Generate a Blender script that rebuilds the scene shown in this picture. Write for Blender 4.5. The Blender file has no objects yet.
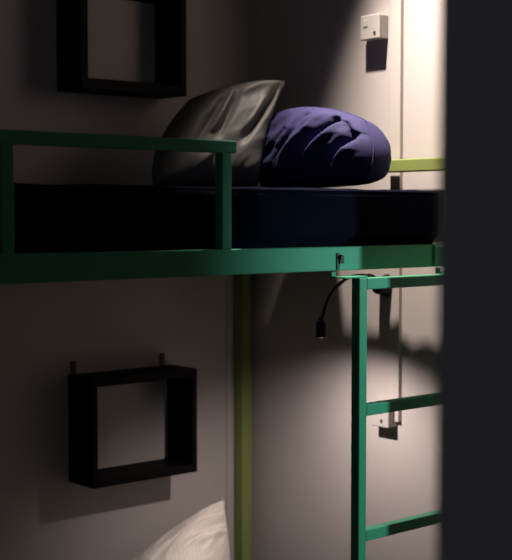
import bpy, bmesh, math, random
from mathutils import Vector, Matrix, noise
random.seed(4)
C = bpy.context.scene.collection
PI = math.pi

# ---------------------------------------------------------------- camera
F = 1240.0
A, P = math.radians(49.3), math.radians(3.0)
CAM = Vector((-2.43, -2.86, 1.5))
fwd = Vector((math.cos(A)*math.cos(P), math.sin(A)*math.cos(P), -math.sin(P)))
rgt = Vector((math.sin(A), -math.cos(A), 0.0))
upv = rgt.cross(fwd)
cd = bpy.data.cameras.new('camera'); cam = bpy.data.objects.new('camera', cd); C.objects.link(cam)
M = Matrix((rgt, upv, -fwd)).transposed().to_4x4(); M.translation = CAM
cam.matrix_world = M
cd.sensor_fit = 'AUTO'; cd.sensor_width = 36.0; cd.lens = F/560*36.0
cd.clip_start = 0.05
cd.dof.use_dof = True; cd.dof.focus_distance = 2.85; cd.dof.aperture_fstop = 3.8
bpy.context.scene.camera = cam

# ---------------------------------------------------------------- materials
def mat(name, col, rough=0.6, metal=0.0, spec=0.5, bump=0.0, bscale=60.0, var=0.0, vscale=4.0, sheen=0.0, emit=0.0):
    m = bpy.data.materials.new(name); m.use_nodes = True
    nt = m.node_tree; b = nt.nodes['Principled BSDF']
    b.inputs['Base Color'].default_value = (*col, 1); b.inputs['Roughness'].default_value = rough
    b.inputs['Metallic'].default_value = metal; b.inputs['Specular IOR Level'].default_value = spec
    if sheen: b.inputs['Sheen Weight'].default_value = sheen
    if emit:
        b.inputs['Emission Color'].default_value = (1, .8, .7, 1); b.inputs['Emission Strength'].default_value = emit
    tc = nt.nodes.new('ShaderNodeTexCoord')
    if var:
        n = nt.nodes.new('ShaderNodeTexNoise'); n.inputs['Scale'].default_value = vscale; n.inputs['Detail'].default_value = 5
        nt.links.new(tc.outputs['Object'], n.inputs['Vector'])
        mx = nt.nodes.new('ShaderNodeMix'); mx.data_type = 'RGBA'
        mx.inputs[6].default_value = (*[c*(1-var) for c in col], 1)
        mx.inputs[7].default_value = (*[min(1, c*(1+var)) for c in col], 1)
        nt.links.new(n.outputs['Fac'], mx.inputs[0]); nt.links.new(mx.outputs[2], b.inputs['Base Color'])
    if bump:
        n2 = nt.nodes.new('ShaderNodeTexNoise'); n2.inputs['Scale'].default_value = bscale; n2.inputs['Detail'].default_value = 4
        nt.links.new(tc.outputs['Object'], n2.inputs['Vector'])
        bp = nt.nodes.new('ShaderNodeBump'); bp.inputs['Strength'].default_value = bump; bp.inputs['Distance'].default_value = 0.004
        nt.links.new(n2.outputs['Fac'], bp.inputs['Height']); nt.links.new(bp.outputs['Normal'], b.inputs['Normal'])
    return m

M_wall = mat('wall_paint', (.47, .425, .415), .85, spec=.2, bump=.08, bscale=40, var=.03, vscale=3)
M_ceil = mat('ceiling_paint', (.40, .39, .38), .9, spec=.2)
M_floor = mat('floor_vinyl', (.10, .08, .07), .5, var=.2, vscale=6)
M_green = mat('green_enamel', (.062, .25, .145), .5, spec=.12, bump=.1, bscale=25, var=.08, vscale=10)
M_lime = mat('lime_enamel', (.215, .26, .08), .38, spec=.35, bump=.1, bscale=25, var=.08, vscale=10)
M_dkmetal = mat('dark_steel', (.006, .010, .008), .7)
M_black = mat('black_laminate', (.0025, .0022, .0025), .6, spec=.12)
M_blackplastic = mat('black_plastic', (.006, .005, .005), .45, spec=.3)
M_rod = mat('bracket_metal', (.10, .07, .06), .5)
M_white = mat('white_plastic', (.38, .355, .345), .4)
M_gap = mat('shaded_gap', (.25, .23, .22), .5)
M_slot = mat('dark_slot', (.03, .028, .025), .5)
M_trunk = mat('trunking_plastic', (.48, .43, .41), .5)
M_mattress = mat('navy_ticking', (.0016, .002, .009), .9, spec=.04, bump=.3, bscale=300)
M_navy = mat('navy_cotton', (.032, .029, .088), .8, spec=.15, bump=.15, bscale=350, var=.1, vscale=9)
M_grey = mat('grey_satin', (.115, .112, .105), .55, spec=.25, bump=.1, bscale=300, var=.12, vscale=8)
M_door = mat('door_laminate', (.33, .315, .355), .7, spec=.15)
M_ply = mat('plywood', (.22, .15, .09), .8, var=.2, vscale=10)
M_lens = mat('lamp_lens', (.9, .8, .7), .4, emit=4.0)

def striped(name, a, b_, scale, ang):
    m = mat(name, a, .75, spec=.15)
    nt = m.node_tree; b = nt.nodes['Principled BSDF']
    uv = nt.nodes.new('ShaderNodeUVMap')
    mp = nt.nodes.new('ShaderNodeMapping'); mp.inputs['Rotation'].default_value = (0, 0, ang)
    w = nt.nodes.new('ShaderNodeTexWave'); w.inputs['Scale'].default_value = scale; w.inputs['Distortion'].default_value = .4
    cr = nt.nodes.new('ShaderNodeValToRGB')
    cr.color_ramp.elements[0].position = .35; cr.color_ramp.elements[0].color = (*b_, 1)
    cr.color_ramp.elements[1].position = .6; cr.color_ramp.elements[1].color = (*a, 1)
    nt.links.new(uv.outputs['UV'], mp.inputs['Vector']); nt.links.new(mp.outputs['Vector'], w.inputs['Vector'])
    nt.links.new(w.outputs['Fac'], cr.inputs['Fac']); nt.links.new(cr.outputs['Color'], b.inputs['Base Color'])
    return m
M_cream = striped('cream_striped_cotton', (.90, .82, .76), (.855, .78, .725), 9.0, 0.0)

# ---------------------------------------------------------------- mesh helpers
def box(bm, x0, x1, y0, y1, z0, z1, bev=0.0, seg=2):
    r = bmesh.ops.create_cube(bm, size=1.0)
    vs = r['verts']
    for v in vs:
        v.co = Vector(((x0+x1)/2 + v.co.x*(x1-x0), (y0+y1)/2 + v.co.y*(y1-y0), (z0+z1)/2 + v.co.z*(z1-z0)))
    if bev:
        es = list({e for v in vs for e in v.link_edges})
        bmesh.ops.bevel(bm, geom=es, offset=bev, segments=seg, affect='EDGES', profile=.5)
    return bm

def cyl(bm, p0, p1, r0, r1=None, n=24, bev=0.0):
    p0, p1 = Vector(p0), Vector(p1); r1 = r0 if r1 is None else r1
    d = p1-p0
    m = Matrix.Translation((p0+p1)/2) @ d.to_track_quat('Z', 'Y').to_matrix().to_4x4()
    r = bmesh.ops.create_cone(bm, cap_ends=True, segments=n, radius1=r0, radius2=r1, depth=d.length, matrix=m)
    if bev:
        es = [e for e in {e for v in r['verts'] for e in v.link_edges} if any(len(f.verts) > 4 for f in e.link_faces)]
        bmesh.ops.bevel(bm, geom=es, offset=bev, segments=3, affect='EDGES', profile=.5)
    return bm

def tube(bm, pts, r, n=12):
    pts = [Vector(p) for p in pts]
    fine = []
    for i in range(len(pts)-1):                         # Catmull-Rom
        p0 = pts[max(i-1, 0)]; p1 = pts[i]; p2 = pts[i+1]; p3 = pts[min(i+2, len(pts)-1)]
        for k in range(8):
            t = k/8
            fine.append(.5*((2*p1)+(-p0+p2)*t+(2*p0-5*p1+4*p2-p3)*t*t+(-p0+3*p1-3*p2+p3)*t**3))
    fine.append(pts[-1])
    rings = []
    prev = None
    for i, p in enumerate(fine):
        d = (fine[min(i+1, len(fine)-1)]-fine[max(i-1, 0)]).normalized()
        s = d.orthogonal().normalized() if prev is None else (prev - d*prev.dot(d)).normalized()
        prev = s; t = d.cross(s)
        rr = r(i/(len(fine)-1)) if callable(r) else r
        rings.append([bm.verts.new(p + (s*math.cos(2*PI*k/n)+t*math.sin(2*PI*k/n))*rr) for k in range(n)])
    for a, b in zip(rings, rings[1:]):
        for k in range(n): bm.faces.new((a[k], a[(k+1) % n], b[(k+1) % n], b[k]))
    bm.faces.new(rings[0][::-1]); bm.faces.new(rings[-1])
    return bm

def obj(name, bm, m, parent=None, base=None, smooth=False, label=None):
    bmesh.ops.recalc_face_normals(bm, faces=bm.faces)
    me = bpy.data.meshes.new(name); bm.to_mesh(me); bm.free()
    o = bpy.data.objects.new(name, me); C.objects.link(o); me.materials.append(m)
    if parent is not None:
        off = Vector(parent.get('_w', parent.location))
        me.transform(Matrix.Translation(-off)); o.parent = parent
    elif base is not None:
        me.transform(Matrix.Translation(-Vector(base))); o.location = base
    for p in me.polygons: p.use_smooth = smooth
    if label: o['label'] = label
    return o

def sub(name, bm, m, part, root, smooth=False, label=None):      # a sub-part: its part sits at its thing's origin
    bmesh.ops.recalc_face_normals(bm, faces=bm.faces)
    me = bpy.data.meshes.new(name); bm.to_mesh(me); bm.free()
    me.transform(Matrix.Translation(-root.location))
    o = bpy.data.objects.new(name, me); C.objects.link(o); me.materials.append(m); o.parent = part
    for p in me.polygons: p.use_smooth = smooth
    if label: o['label'] = label
    return o

def thing(name, label, cat, loc, group=None):
    o = bpy.data.objects.new(name, None); C.objects.link(o); o.location = loc; o.empty_display_size = .05
    o['label'] = label; o['category'] = cat
    if group: o['group'] = group
    return o

def tag(o, label, cat, group=None):
    o['label'] = label; o['category'] = cat
    if group: o['group'] = group
    return o

def struct(name, bm, m):
    o = obj(name, bm, m); o['kind'] = 'structure'; return o
B = bmesh.new

# ---------------------------------------------------------------- the room
WALL_END = -1.19
CEIL = 2.85
struct('floor', box(B(), -4.2, 1.6, -4.0, .12, -.1, 0), M_floor)
struct('ceiling', box(B(), -4.2, 1.6, -4.0, .12, CEIL, CEIL+.1), M_ceil)
struct('wall_left', box(B(), -4.2, .12, 0, .12, 0, CEIL), M_wall)
struct('wall_right', box(B(), 0, .12, WALL_END, 0, 0, CEIL), M_wall)
struct('wall_corridor', box(B(), .12, 1.6, -.12, .0, 0, CEIL), M_door)
struct('wall_corridor_end', box(B(), 1.5, 1.6, -4.0, -.12, 0, CEIL), M_door)
struct('wall_occluder', box(B(), .62, .70, -4.0, -1.93, 0, CEIL), M_door)  # unseen wall stub, added to block one side of the corridor lamp's beam
struct('wall_back', box(B(), -4.2, .62, -4.0, -3.9, 0, CEIL), M_door)
struct('wall_far', box(B(), -4.3, -4.2, -4.0, .12, 0, CEIL), M_door)
DX = -1.6595
struct('door_1', box(B(), DX, DX+.04, -3.0, -2.19, .01, 2.3, .003), M_door)
# plastic cable trunking down the right wall
o = struct('trim_1', box(B(), -.012, 0, -.628, -.594, .95, CEIL, .001), M_trunk)

struct('trim_2', box(B(), -.088, -.066, -.004, 0, 0, 1.36, .0015), M_wall)

# ---------------------------------------------------------------- bunk bed
bed = thing('bunk_bed', 'green metal bunk bed with an upper guard rail and lime end frame', 'bunk bed', (-1.0, -.42, 0))
XE, XF = -.06, -2.02            # end frames
YB, YF = -.042, -.862
T = .038
for (x, y) in ((XE, YB), (XE, YF), (XF, YB), (XF, YF)):
    obj('post', box(B(), x, x+T, y, y+T, .0, 1.66, .003), M_lime, bed, label='lime green square bed post')
obj('end_bar', box(B(), -.055, -.024, YF+T, YB, 1.611, 1.644, .003), M_lime, bed, label='lime green bar across the head end')
obj('end_bar', box(B(), XF+.004, XF+.035, YF+T, YB, 1.611, 1.644, .003), M_lime, bed, label='lime green bar across the foot end')
RF = -.83
def angle_rail(y, z0, z1, s):
    bm = B()
    box(bm, XF+T, XE, min(y, y+.026*s), max(y, y+.026*s), z0, z1, .0025)
    return bm
for (z0, z1) in ((1.3725, 1.4275), (.32, .375)):
    fr = obj('side_rail', angle_rail(RF, z0, z1, 1), M_green, bed)
    if z0 > 1:
        # slotted hole with the hook tongue where the ladder hangs, and the corner plate
        p = Vector((-0.4361, -0.8300, 1.3925))
        bm = B(); box(bm, p.x-.006, p.x+.004, RF-.002, RF+.004, 1.374, 1.413, .001)
        box(bm, p.x+.002, p.x+.016, RF-.005, RF+.004, 1.389, 1.401, .001); cyl(bm, (p.x+.007, RF-.008, 1.404), (p.x+.007, RF, 1.404), .005, n=10)
        sub('hook_slot', bm, M_dkmetal, fr, bed, label='dark slot with hook tongue in the rail')
        q = Vector((-0.1089, -0.8300, 1.3943))
        bm = B(); box(bm, q.x, q.x+.06, RF-.008, RF, 1.374, 1.424, .0015)
        sub('corner_plate', bm, M_green, fr, bed)
    obj('side_rail', angle_rail(YB+.006, z0, z1, 1), M_green, bed)
    for x in (XE-.075, XF+T+.04):
        obj('cross_rail', box(B(), x-.03, x, RF+.026, YB+.006, z0, z1, .002), M_green, bed)
    obj('bed_base', box(B(), XF+T+.01, -.105, RF+.027, YB+.005, z1-.047, z1-.03), M_ply, bed, label='plywood board under the mattress')
# guard rail of the upper bunk: top bar carried by square uprights
gr = obj('guard_rail', box(B(), -1.86, -.737, RF, RF+.026, 1.631, 1.657, .0025), M_green, bed)
for x in (-1.298, -.777, -1.82):
    sub('upright', box(B(), x, x+.026, RF+.0005, RF+.0255, 1.4275, 1.6315, .002), M_green, gr, bed)

# ---------------------------------------------------------------- ladder
YL = -.878
pl = Vector((-0.4146, -0.8780, 1.0776))
LX = pl.x; LW = .026; LR = LX+.36
lad = thing('bed_ladder', 'green metal ladder hooked onto the front rail of the bunk', 'ladder', (LX+.18, YL, 0))
ZT = 1.3565
for x in (LX, LR):
    obj('stile', box(B(), x, x+LW, YL, YL+LW, .0, ZT, .0025), M_green, lad)
for k in range(5):
    zt = ZT - .2925*k - (.0 if k else .0005)
    if zt < .1: break
    obj('rung', box(B(), LX+LW, LR, YL+.001, YL+LW, zt-.0265, zt, .0025), M_green, lad)
for x in (LX-.046, LR-.046):
    bm = B(); box(bm, x, x+.075, YL+.002, RF-.0005, ZT, ZT+.004, .001)
    box(bm, x, x+.014, RF-.0045, RF-.0005, ZT+.003, ZT+.014, .001)
    obj('hook', bm, M_green, lad)
# ---------------------------------------------------------------- mattresses
def mattress(name, x0, x1, y0, y1, z0, z1, label, amp, bulge=False):
    bm = B(); nx, ny, nz = 90, 40, 8
    box(bm, x0, x1, y0, y1, z0, z1)
    bmesh.ops.subdivide_edges(bm, edges=[e for e in bm.edges if abs(e.verts[0].co.x-e.verts[1].co.x) > .1], cuts=nx, use_grid_fill=True)
    bmesh.ops.subdivide_edges(bm, edges=[e for e in bm.edges if abs(e.verts[0].co.y-e.verts[1].co.y) > .1], cuts=ny, use_grid_fill=True)
    bmesh.ops.subdivide_edges(bm, edges=[e for e in bm.edges if abs(e.verts[0].co.z-e.verts[1].co.z) > .05], cuts=nz, use_grid_fill=True)
    c = Vector(((x0+x1)/2, (y0+y1)/2, (z0+z1)/2)); hx, hy, hz = (x1-x0)/2, (y1-y0)/2, (z1-z0)/2; r = .016
    for v in bm.verts:
        d = v.co-c
        q = Vector((max(-hx+r, min(hx-r, d.x)), max(-hy+r, min(hy-r, d.y)), max(-hz+r, min(hz-r, d.z))))
        e = d-q
        if e.length > 1e-6: d = q+e.normalized()*min(r, max(abs(e.x), abs(e.y), abs(e.z)))
        n = noise.noise(Vector((v.co.x*14, v.co.y*14, v.co.z*8)))
        d.z += n*amp if d.z > 0 else 0
        if d.x > hx-r: d.x -= abs(noise.noise(Vector((1, v.co.y*22, 3))))*amp*3
        if bulge and v.co.y < c.y and v.co.z > 1.432 and d.y < -hy*.5:
            k = max(0, min(1, (v.co.x+.73)/.06)); d.y -= .022*k*k*(3-2*k)*min(1, max(0, (v.co.z-1.432)/.02))*min(1, (-d.y/hy-.5)*4)
        if bulge and v.co.y < -.77 and d.x > hx*.97: d.x += .02*min(1, (-.77-v.co.y)/.02)
        v.co = c+d
    o = obj(name, bm, M_mattress, None, (c.x, c.y, z0), True)
    tag(o, label, 'mattress')
    # piping along the top edge, a part of its own
    pb = B()
    zz = z1-.006
    yb = y0-(.022 if bulge else 0)
    pts = [(x0+.03, y0+.006, zz), (x0+.4, y0+.006, zz), ((x0+x1)/2, y0+.006, zz), (-.74, y0+.006, zz), (-.665, yb+.006, zz), (x1-.3, yb+.006, zz), (x1-.01, yb+.006, zz), (x1+.004, yb+.02, zz), (x1-.011, yb+.10, zz),
           (x1-.011, y0+.3, zz), (x1-.011, y1-.3, zz), (x1-.012, y1-.03, zz)]
    tube(pb, pts, .0035, 8)
    obj('piping', pb, M_mattress, o, smooth=True)
    return o
mattress('mattress', -1.97, -.088, RF+.03, -.045, 1.398, 1.5605, 'dark navy mattress on the upper bunk behind the guard rail', .0025, True)
mattress('mattress', -1.97, -.10, RF+.03, -.045, .346, .478, 'dark navy mattress on the lower bunk under the cream pillow', .0025)

# ---------------------------------------------------------------- pillows
def pillow(name, cs, thick, m, label, folds=(), namp=.008, nscale=(5, 5), seed=0, bow=(.05, .05, .05, .05), face=None, N=72, nang=0.0, exp=.42, asym=.5, lim=(None, None, None)):
    """cs: corners BL, BR, TR, TL; face: direction the front looks"""
    BL, BR, TR, TL = [Vector(c) for c in cs]
    nrm = (BR-BL+TR-TL).cross(TL-BL+TR-BR).normalized()
    if face is not None and nrm.dot(Vector(face)) < 0: nrm = -nrm
    U = ((BR-BL)+(TR-TL))*.5; V = ((TL-BL)+(TR-BR))*.5
    bm = B(); uvl = bm.loops.layers.uv.new('UVMap')
    def prof(u, v):
        a = max(0, 1-abs(u)**2.6); b = max(0, 1-abs(v)**2.6)
        return (a*b)**exp
    ca, sa = math.cos(nang), math.sin(nang)
    def pt(i, j, side):
        u = -1+2*i/N; v = -1+2*j/N
        s, t = (u+1)/2, (v+1)/2
        p = BL*(1-s)*(1-t)+BR*s*(1-t)+TR*s*t+TL*(1-s)*t
        # edges bow: bottom, right, top, left
        wu, wv = 1-u*u, 1-v*v
        if v < 0: p -= V*bow[0]*wu*(v*v)
        else: p += V*bow[2]*wu*(v*v)
        if u > 0: p += U*bow[1]*wv*(u*u)
        else: p -= U*bow[3]*wv*(u*u)
        h = prof(u, v)
        edge = 1-max(abs(u), abs(v))
        damp = min(1, edge*6+.1)
        fu, fv = (u*ca+v*sa)*nscale[0], (-u*sa+v*ca)*nscale[1]
        n1 = noise.noise(Vector((fu+seed*7.3, fv, side*5+seed)))
        n2 = noise.noise(Vector((fu*2.3+seed*3.1, fv*2.3, side*9+seed)))
        d = ((.5-abs(n1))*1.6-.35 + .5*((.5-abs(n2))-.2))*namp*damp
        if side > 0:
            for (u0, v0, u1, v1, w, dep) in folds:
                ax, ay = u1-u0, v1-v0; L2 = ax*ax+ay*ay
                k = max(0, min(1, ((u-u0)*ax+(v-v0)*ay)/L2))
                qx, qy = u0+ax*k-u, v0+ay*k-v
                dist = math.hypot(qx, qy)
                d += dep*math.exp(-(dist/w)**2)*damp*(.35+.65*math.sin(PI*min(1, max(.12, k))))
        T_ = thick*(asym if side < 0 else 1-asym)
        p = p + nrm*side*(h*T_+d)
        for k in (0, 1):
            if lim[k] is not None: p[k] = min(p[k], lim[k](p) if callable(lim[k]) else lim[k])
        if lim[2] is not None: p.z = max(p.z, lim[2]+.001)
        return p
    g = {}
    for side in (1, -1):
        for i in range(N+1):
            for j in range(N+1):
                border = i in (0, N) or j in (0, N)
                if side < 0 and border: g[(side, i, j)] = g[(1, i, j)]
                else: g[(side, i, j)] = bm.verts.new(pt(i, j, side))
    for side in (1, -1):
        for i in range(N):
            for j in range(N):
                q = [(i, j), (i+1, j), (i+1, j+1), (i, j+1)]
                if side < 0: q = q[::-1]
                try: f = bm.faces.new([g[(side, a, b)] for a, b in q])
                except ValueError: continue
                for lp, (a, b) in zip(f.loops, q): lp[uvl].uv = (a/N, b/N)
    base = Vector((sum(c[0] for c in cs)/4, sum(c[1] for c in cs)/4, min(c[2] for c in cs)))
    o = obj(name, bm, m, None, base, True)
    tag(o, label, 'pillow', None)
    # stitched seam cord round the edge
    sb = B(); pts = []
    for i in range(0, N, 6): pts.append(pt(i, 0, 1))
    for i in range(0, N, 6): pts.append(pt(N, i, 1))
    for i in range(N, 0, -6): pts.append(pt(i, N, 1))
    for i in range(N, -1, -6): pts.append(pt(0, i, 1))
    tube(sb, pts, .0022, 6)
    obj('seam', sb, m, o, smooth=True)
    return o

MT = 1.562
gBL, gBR = Vector((-0.5476, -0.2700, 1.5718)), Vector((-0.2727, -0.3600, 1.5743))
gTR, gTL = Vector((-0.1712, -0.3500, 1.8591)), Vector((-0.3916, -0.2200, 1.8066))
pillow('pillow', (gBL, gBR, gTR, gTL), .15, M_grey,
       'grey pillow propped upright behind the guard rail with one pointed corner up', namp=.004, nscale=(2.2, 1.6), seed=2, nang=-.55,
       folds=((.98, .93, .40, -.2, .10, -.034), (.85, .97, -.05, .70, .09, .016), (-.16, .75, -.30, .0, .045, .026), (-.02, .70, -.14, -.1, .07, -.016),
              (-.30, .6, -.50, -.3, .08, -.014), (.62, .55, .42, .0, .06, .012), (-.1, -.3, -.3, -.75, .09, .010)),
       bow=(0, -.05, .06, .13), face=(0, -1, 0), lim=(None, -.004, MT))
nBL, nBR = Vector((-0.1750, -0.2468, 1.5749)), Vector((-0.2800, -0.7659, 1.5841))
nTR, nTL = Vector((-0.2450, -0.7309, 1.7289)), Vector((-0.1400, -0.3073, 1.7746))
pillow('pillow', (nBL, nBR, nTR, nTL), .20, M_navy,
       'crumpled navy blue pillow at the head of the upper bunk beside the lime bar', namp=.007, nscale=(4.6, 1.5), seed=5, nang=-.43,
       folds=((.68, .74, .06, -.88, .075, -.082), (.92, .45, .56, -.85, .05, -.050), (.46, .85, -.18, -.80, .07, .020), (.78, .80, .30, -.85, .06, .024),
              (.99, .3, .75, -.7, .05, .018), (.12, .75, -.45, -.85, .05, -.010), (-.2, .4, -.75, -.8, .05, -.010), (.55, -.72, -.5, -.88, .05, -.018),
              (.8, .85, .93, .2, .05, -.016)),
       bow=(0, .07, .14, .05), face=(-1, -.2, .3), exp=.36, lim=(lambda p: -.140+.077*max(0, min(1, (p.y+.50)/.10)), None, MT), asym=.6)
lTR, lTL = Vector((-0.1578, -0.0700, 0.6626)), Vector((-0.5625, -0.0700, 0.5008))
lBR, lBL = Vector((-0.1772, -0.1300, 0.4685)), Vector((-0.8182, -0.5000, 0.4641))
pillow('pillow', (lBL, lBR, lTR, lTL), .13, M_cream,
       'cream striped pillow on the lower bunk below the square shelf', namp=.006, nscale=(2.2, 3.5), seed=8, nang=.9,
       folds=((.99, .2, .2, .35, .07, -.014), (.95, .55, .45, .6, .06, -.010), (.95, -.1, .1, .05, .06, .010)),
       bow=(0, .0, .06, 0), face=(-.2, -1, .6), lim=(None, -.004, .482))

# ---------------------------------------------------------------- wall shelves
def wall_shelf(x0, x1, z0, z1, dep, label, brackets, t=.016):
    root = thing('wall_shelf', label, 'shelf', ((x0+x1)/2, 0, z0), 'square box shelves on the left wall')
    h = t+.007
    obj('top_panel', box(B(), x0, x1, -dep, 0, z1-h, z1, .0012), M_black, root)
    obj('bottom_panel', box(B(), x0, x1, -dep, 0, z0, z0+h, .0012), M_black, root)
    obj('side_panel', box(B(), x0, x0+t, -dep, 0, z0+h, z1-h, .0012), M_black, root)
    obj('side_panel', box(B(), x1-t, x1, -dep, 0, z0+h, z1-h, .0012), M_black, root)
    for bx in brackets:
        bm = B(); box(bm, bx-.007, bx+.007, -.006, 0, z1-.002, z1+.036, .0015); cyl(bm, (bx, -.009, z1+.025), (bx, -.005, z1+.025), .004, n=10)
        obj('bracket', bm, M_rod, root, label='small brown metal hanging bracket')
wall_shelf(-.641, -.292, .776, 1.069, .12, 'black square box shelf on the wall under the bunk', (-.625, -.327))
wall_shelf(-.668, -.326, 1.828, 2.121, .12, 'black square box shelf on the wall above the upper mattress', (-.652, -.360), .021)

# ---------------------------------------------------------------- wall sockets
def socket(y0, y1, z0, z1, dep, label, slot):
    root = thing('wall_socket', label, 'socket', (0, (y0+y1)/2, z0), 'white sockets on the right wall')
    obj('box', box(B(), -dep+.008, 0, y0, y1, z0, z1, .003), M_white, root, smooth=False)
    fp = obj('faceplate', box(B(), -dep, -dep+.0075, y0-.001, y1+.001, z0-.001, z1+.001, .003), M_white, root)
    w = y1-y0; h = z1-z0
    sub('rocker_switch', box(B(), -dep-.0016, -dep+.001, y1-.40*w, y1-.15*w, z0+.52*h, z0+.82*h, .0015), M_white, fp, root)
    s = y0+slot*w
    bm = B(); box(bm, -dep-.0012, -dep+.001, s-.004, s+.004, z0+.16*h, z0+.30*h, .0006)
    sub('pin_slot', bm, M_slot, fp, root, label='dark pin slot')
    bm = B(); box(bm, -dep-.0008, -dep+.001, y1-.32*w, y1-.14*w, z0+.50*h, z0+.525*h, .0003)
    sub('switch_gap', bm, M_gap, fp, root, label='grey gap under the switch')
socket(-.5735, -.505, 1.966, 2.030, .036, 'white wall socket above the crumpled navy pillow', .24)
socket(-.613, -.553, .9355, 1.002, .036, 'white wall socket seen through the ladder under its second rung', .4)

# ---------------------------------------------------------------- gooseneck reading lamp
hd = Vector((-0.2677, -0.6000, 1.2123))
lamp = thing('reading_lamp', 'black gooseneck reading lamp hanging under the upper bunk', 'lamp', (0, -.577, 1.27))
bm = B(); cyl(bm, (-.004, -.577, 1.311), (0, -.577, 1.311), .031, n=32); cyl(bm, (-.045, -.577, 1.311), (-.004, -.577, 1.311), .020, .030, n=32, bev=.004)
obj('base', bm, M_blackplastic, lamp, smooth=False)
pts = [(-.03, -.577, 1.318), (-.06, -.58, 1.338)]
pts += [(-0.0926, -0.5850, 1.3415), (-0.1493, -0.5898, 1.3409), (-0.1889, -0.5932, 1.3282), (-0.2317, -0.5969, 1.2993), (-0.2547, -0.5990, 1.2648), (-0.2642, -0.5998, 1.2374)]
obj('gooseneck', tube(B(), pts, .0045, 12), M_blackplastic, lamp, smooth=True)
bm = B(); cyl(bm, hd+Vector((0, 0, -.021)), hd+Vector((0, 0, .021)), 0.0138, .0138, n=28, bev=.002); cyl(bm, hd+Vector((0, 0, .02)), hd+Vector((0, 0, .030)), .008, .006, n=20)
head = obj('lamp_head', bm, M_blackplastic, lamp, smooth=False)
bm = B(); cyl(bm, hd+Vector((0, 0, -.0213)), hd+Vector((0, 0, -.0209)), .0095, n=24)
sub('lens', bm, M_lens, head, lamp, label='lit warm lens facing down')

# ---------------------------------------------------------------- lights
def light(name, kind, loc, power, col, target=None, **kw):
    ld = bpy.data.lights.new(name, kind); ld.energy = power; ld.color = col
    for k, v in kw.items(): setattr(ld, k, v)
    o = bpy.data.objects.new(name, ld); C.objects.link(o); o.location = loc
    if target is not None:
        o.rotation_euler = (Vector(target)-Vector(loc)).to_track_quat('-Z', 'Y').to_euler()
    return o
# warm ceiling spotlight over the bunk, near the right wall
light('ceiling_spot', 'SPOT', (-.40, -.66, 2.82), 340, (1, .87, .75), (.10, -1.27, -.4), spot_size=math.radians(64), spot_blend=1.0, shadow_soft_size=.02)
# cool lamp in the corridor, shining in round the end of the right wall
light('corridor_lamp', 'SPOT', (.95, -2.13, 1.6), 135, (.46, 1, 1.0), (-.60, -.83, .92), spot_size=math.radians(50), spot_blend=.85, shadow_soft_size=.02)
# the reading lamp's own bulb
light('reading_lamp_bulb', 'SPOT', hd+Vector((0, 0, -.026)), 15.5, (1, .87, .80), hd+Vector((.09, .05, -.45)), spot_size=math.radians(138), spot_blend=1.0, shadow_soft_size=.009)
# weak fill light added behind the camera to lift the dark areas, no real source
light('room_fill', 'AREA', (-3.3, -3.7, 1.7), 2.6, (.9, .95, 1), (-.6, -1.2, 1.3), size=1.0)

w = bpy.data.worlds.new('world'); bpy.context.scene.world = w; w.use_nodes = True
w.node_tree.nodes['Background'].inputs['Color'].default_value = (.6, .62, .7, 1)
w.node_tree.nodes['Background'].inputs['Strength'].default_value = .0

vs = bpy.context.scene.view_settings
vs.view_transform = 'Standard'; vs.look = 'None'; vs.gamma = 1; vs.use_curve_mapping = False; vs.exposure = 0
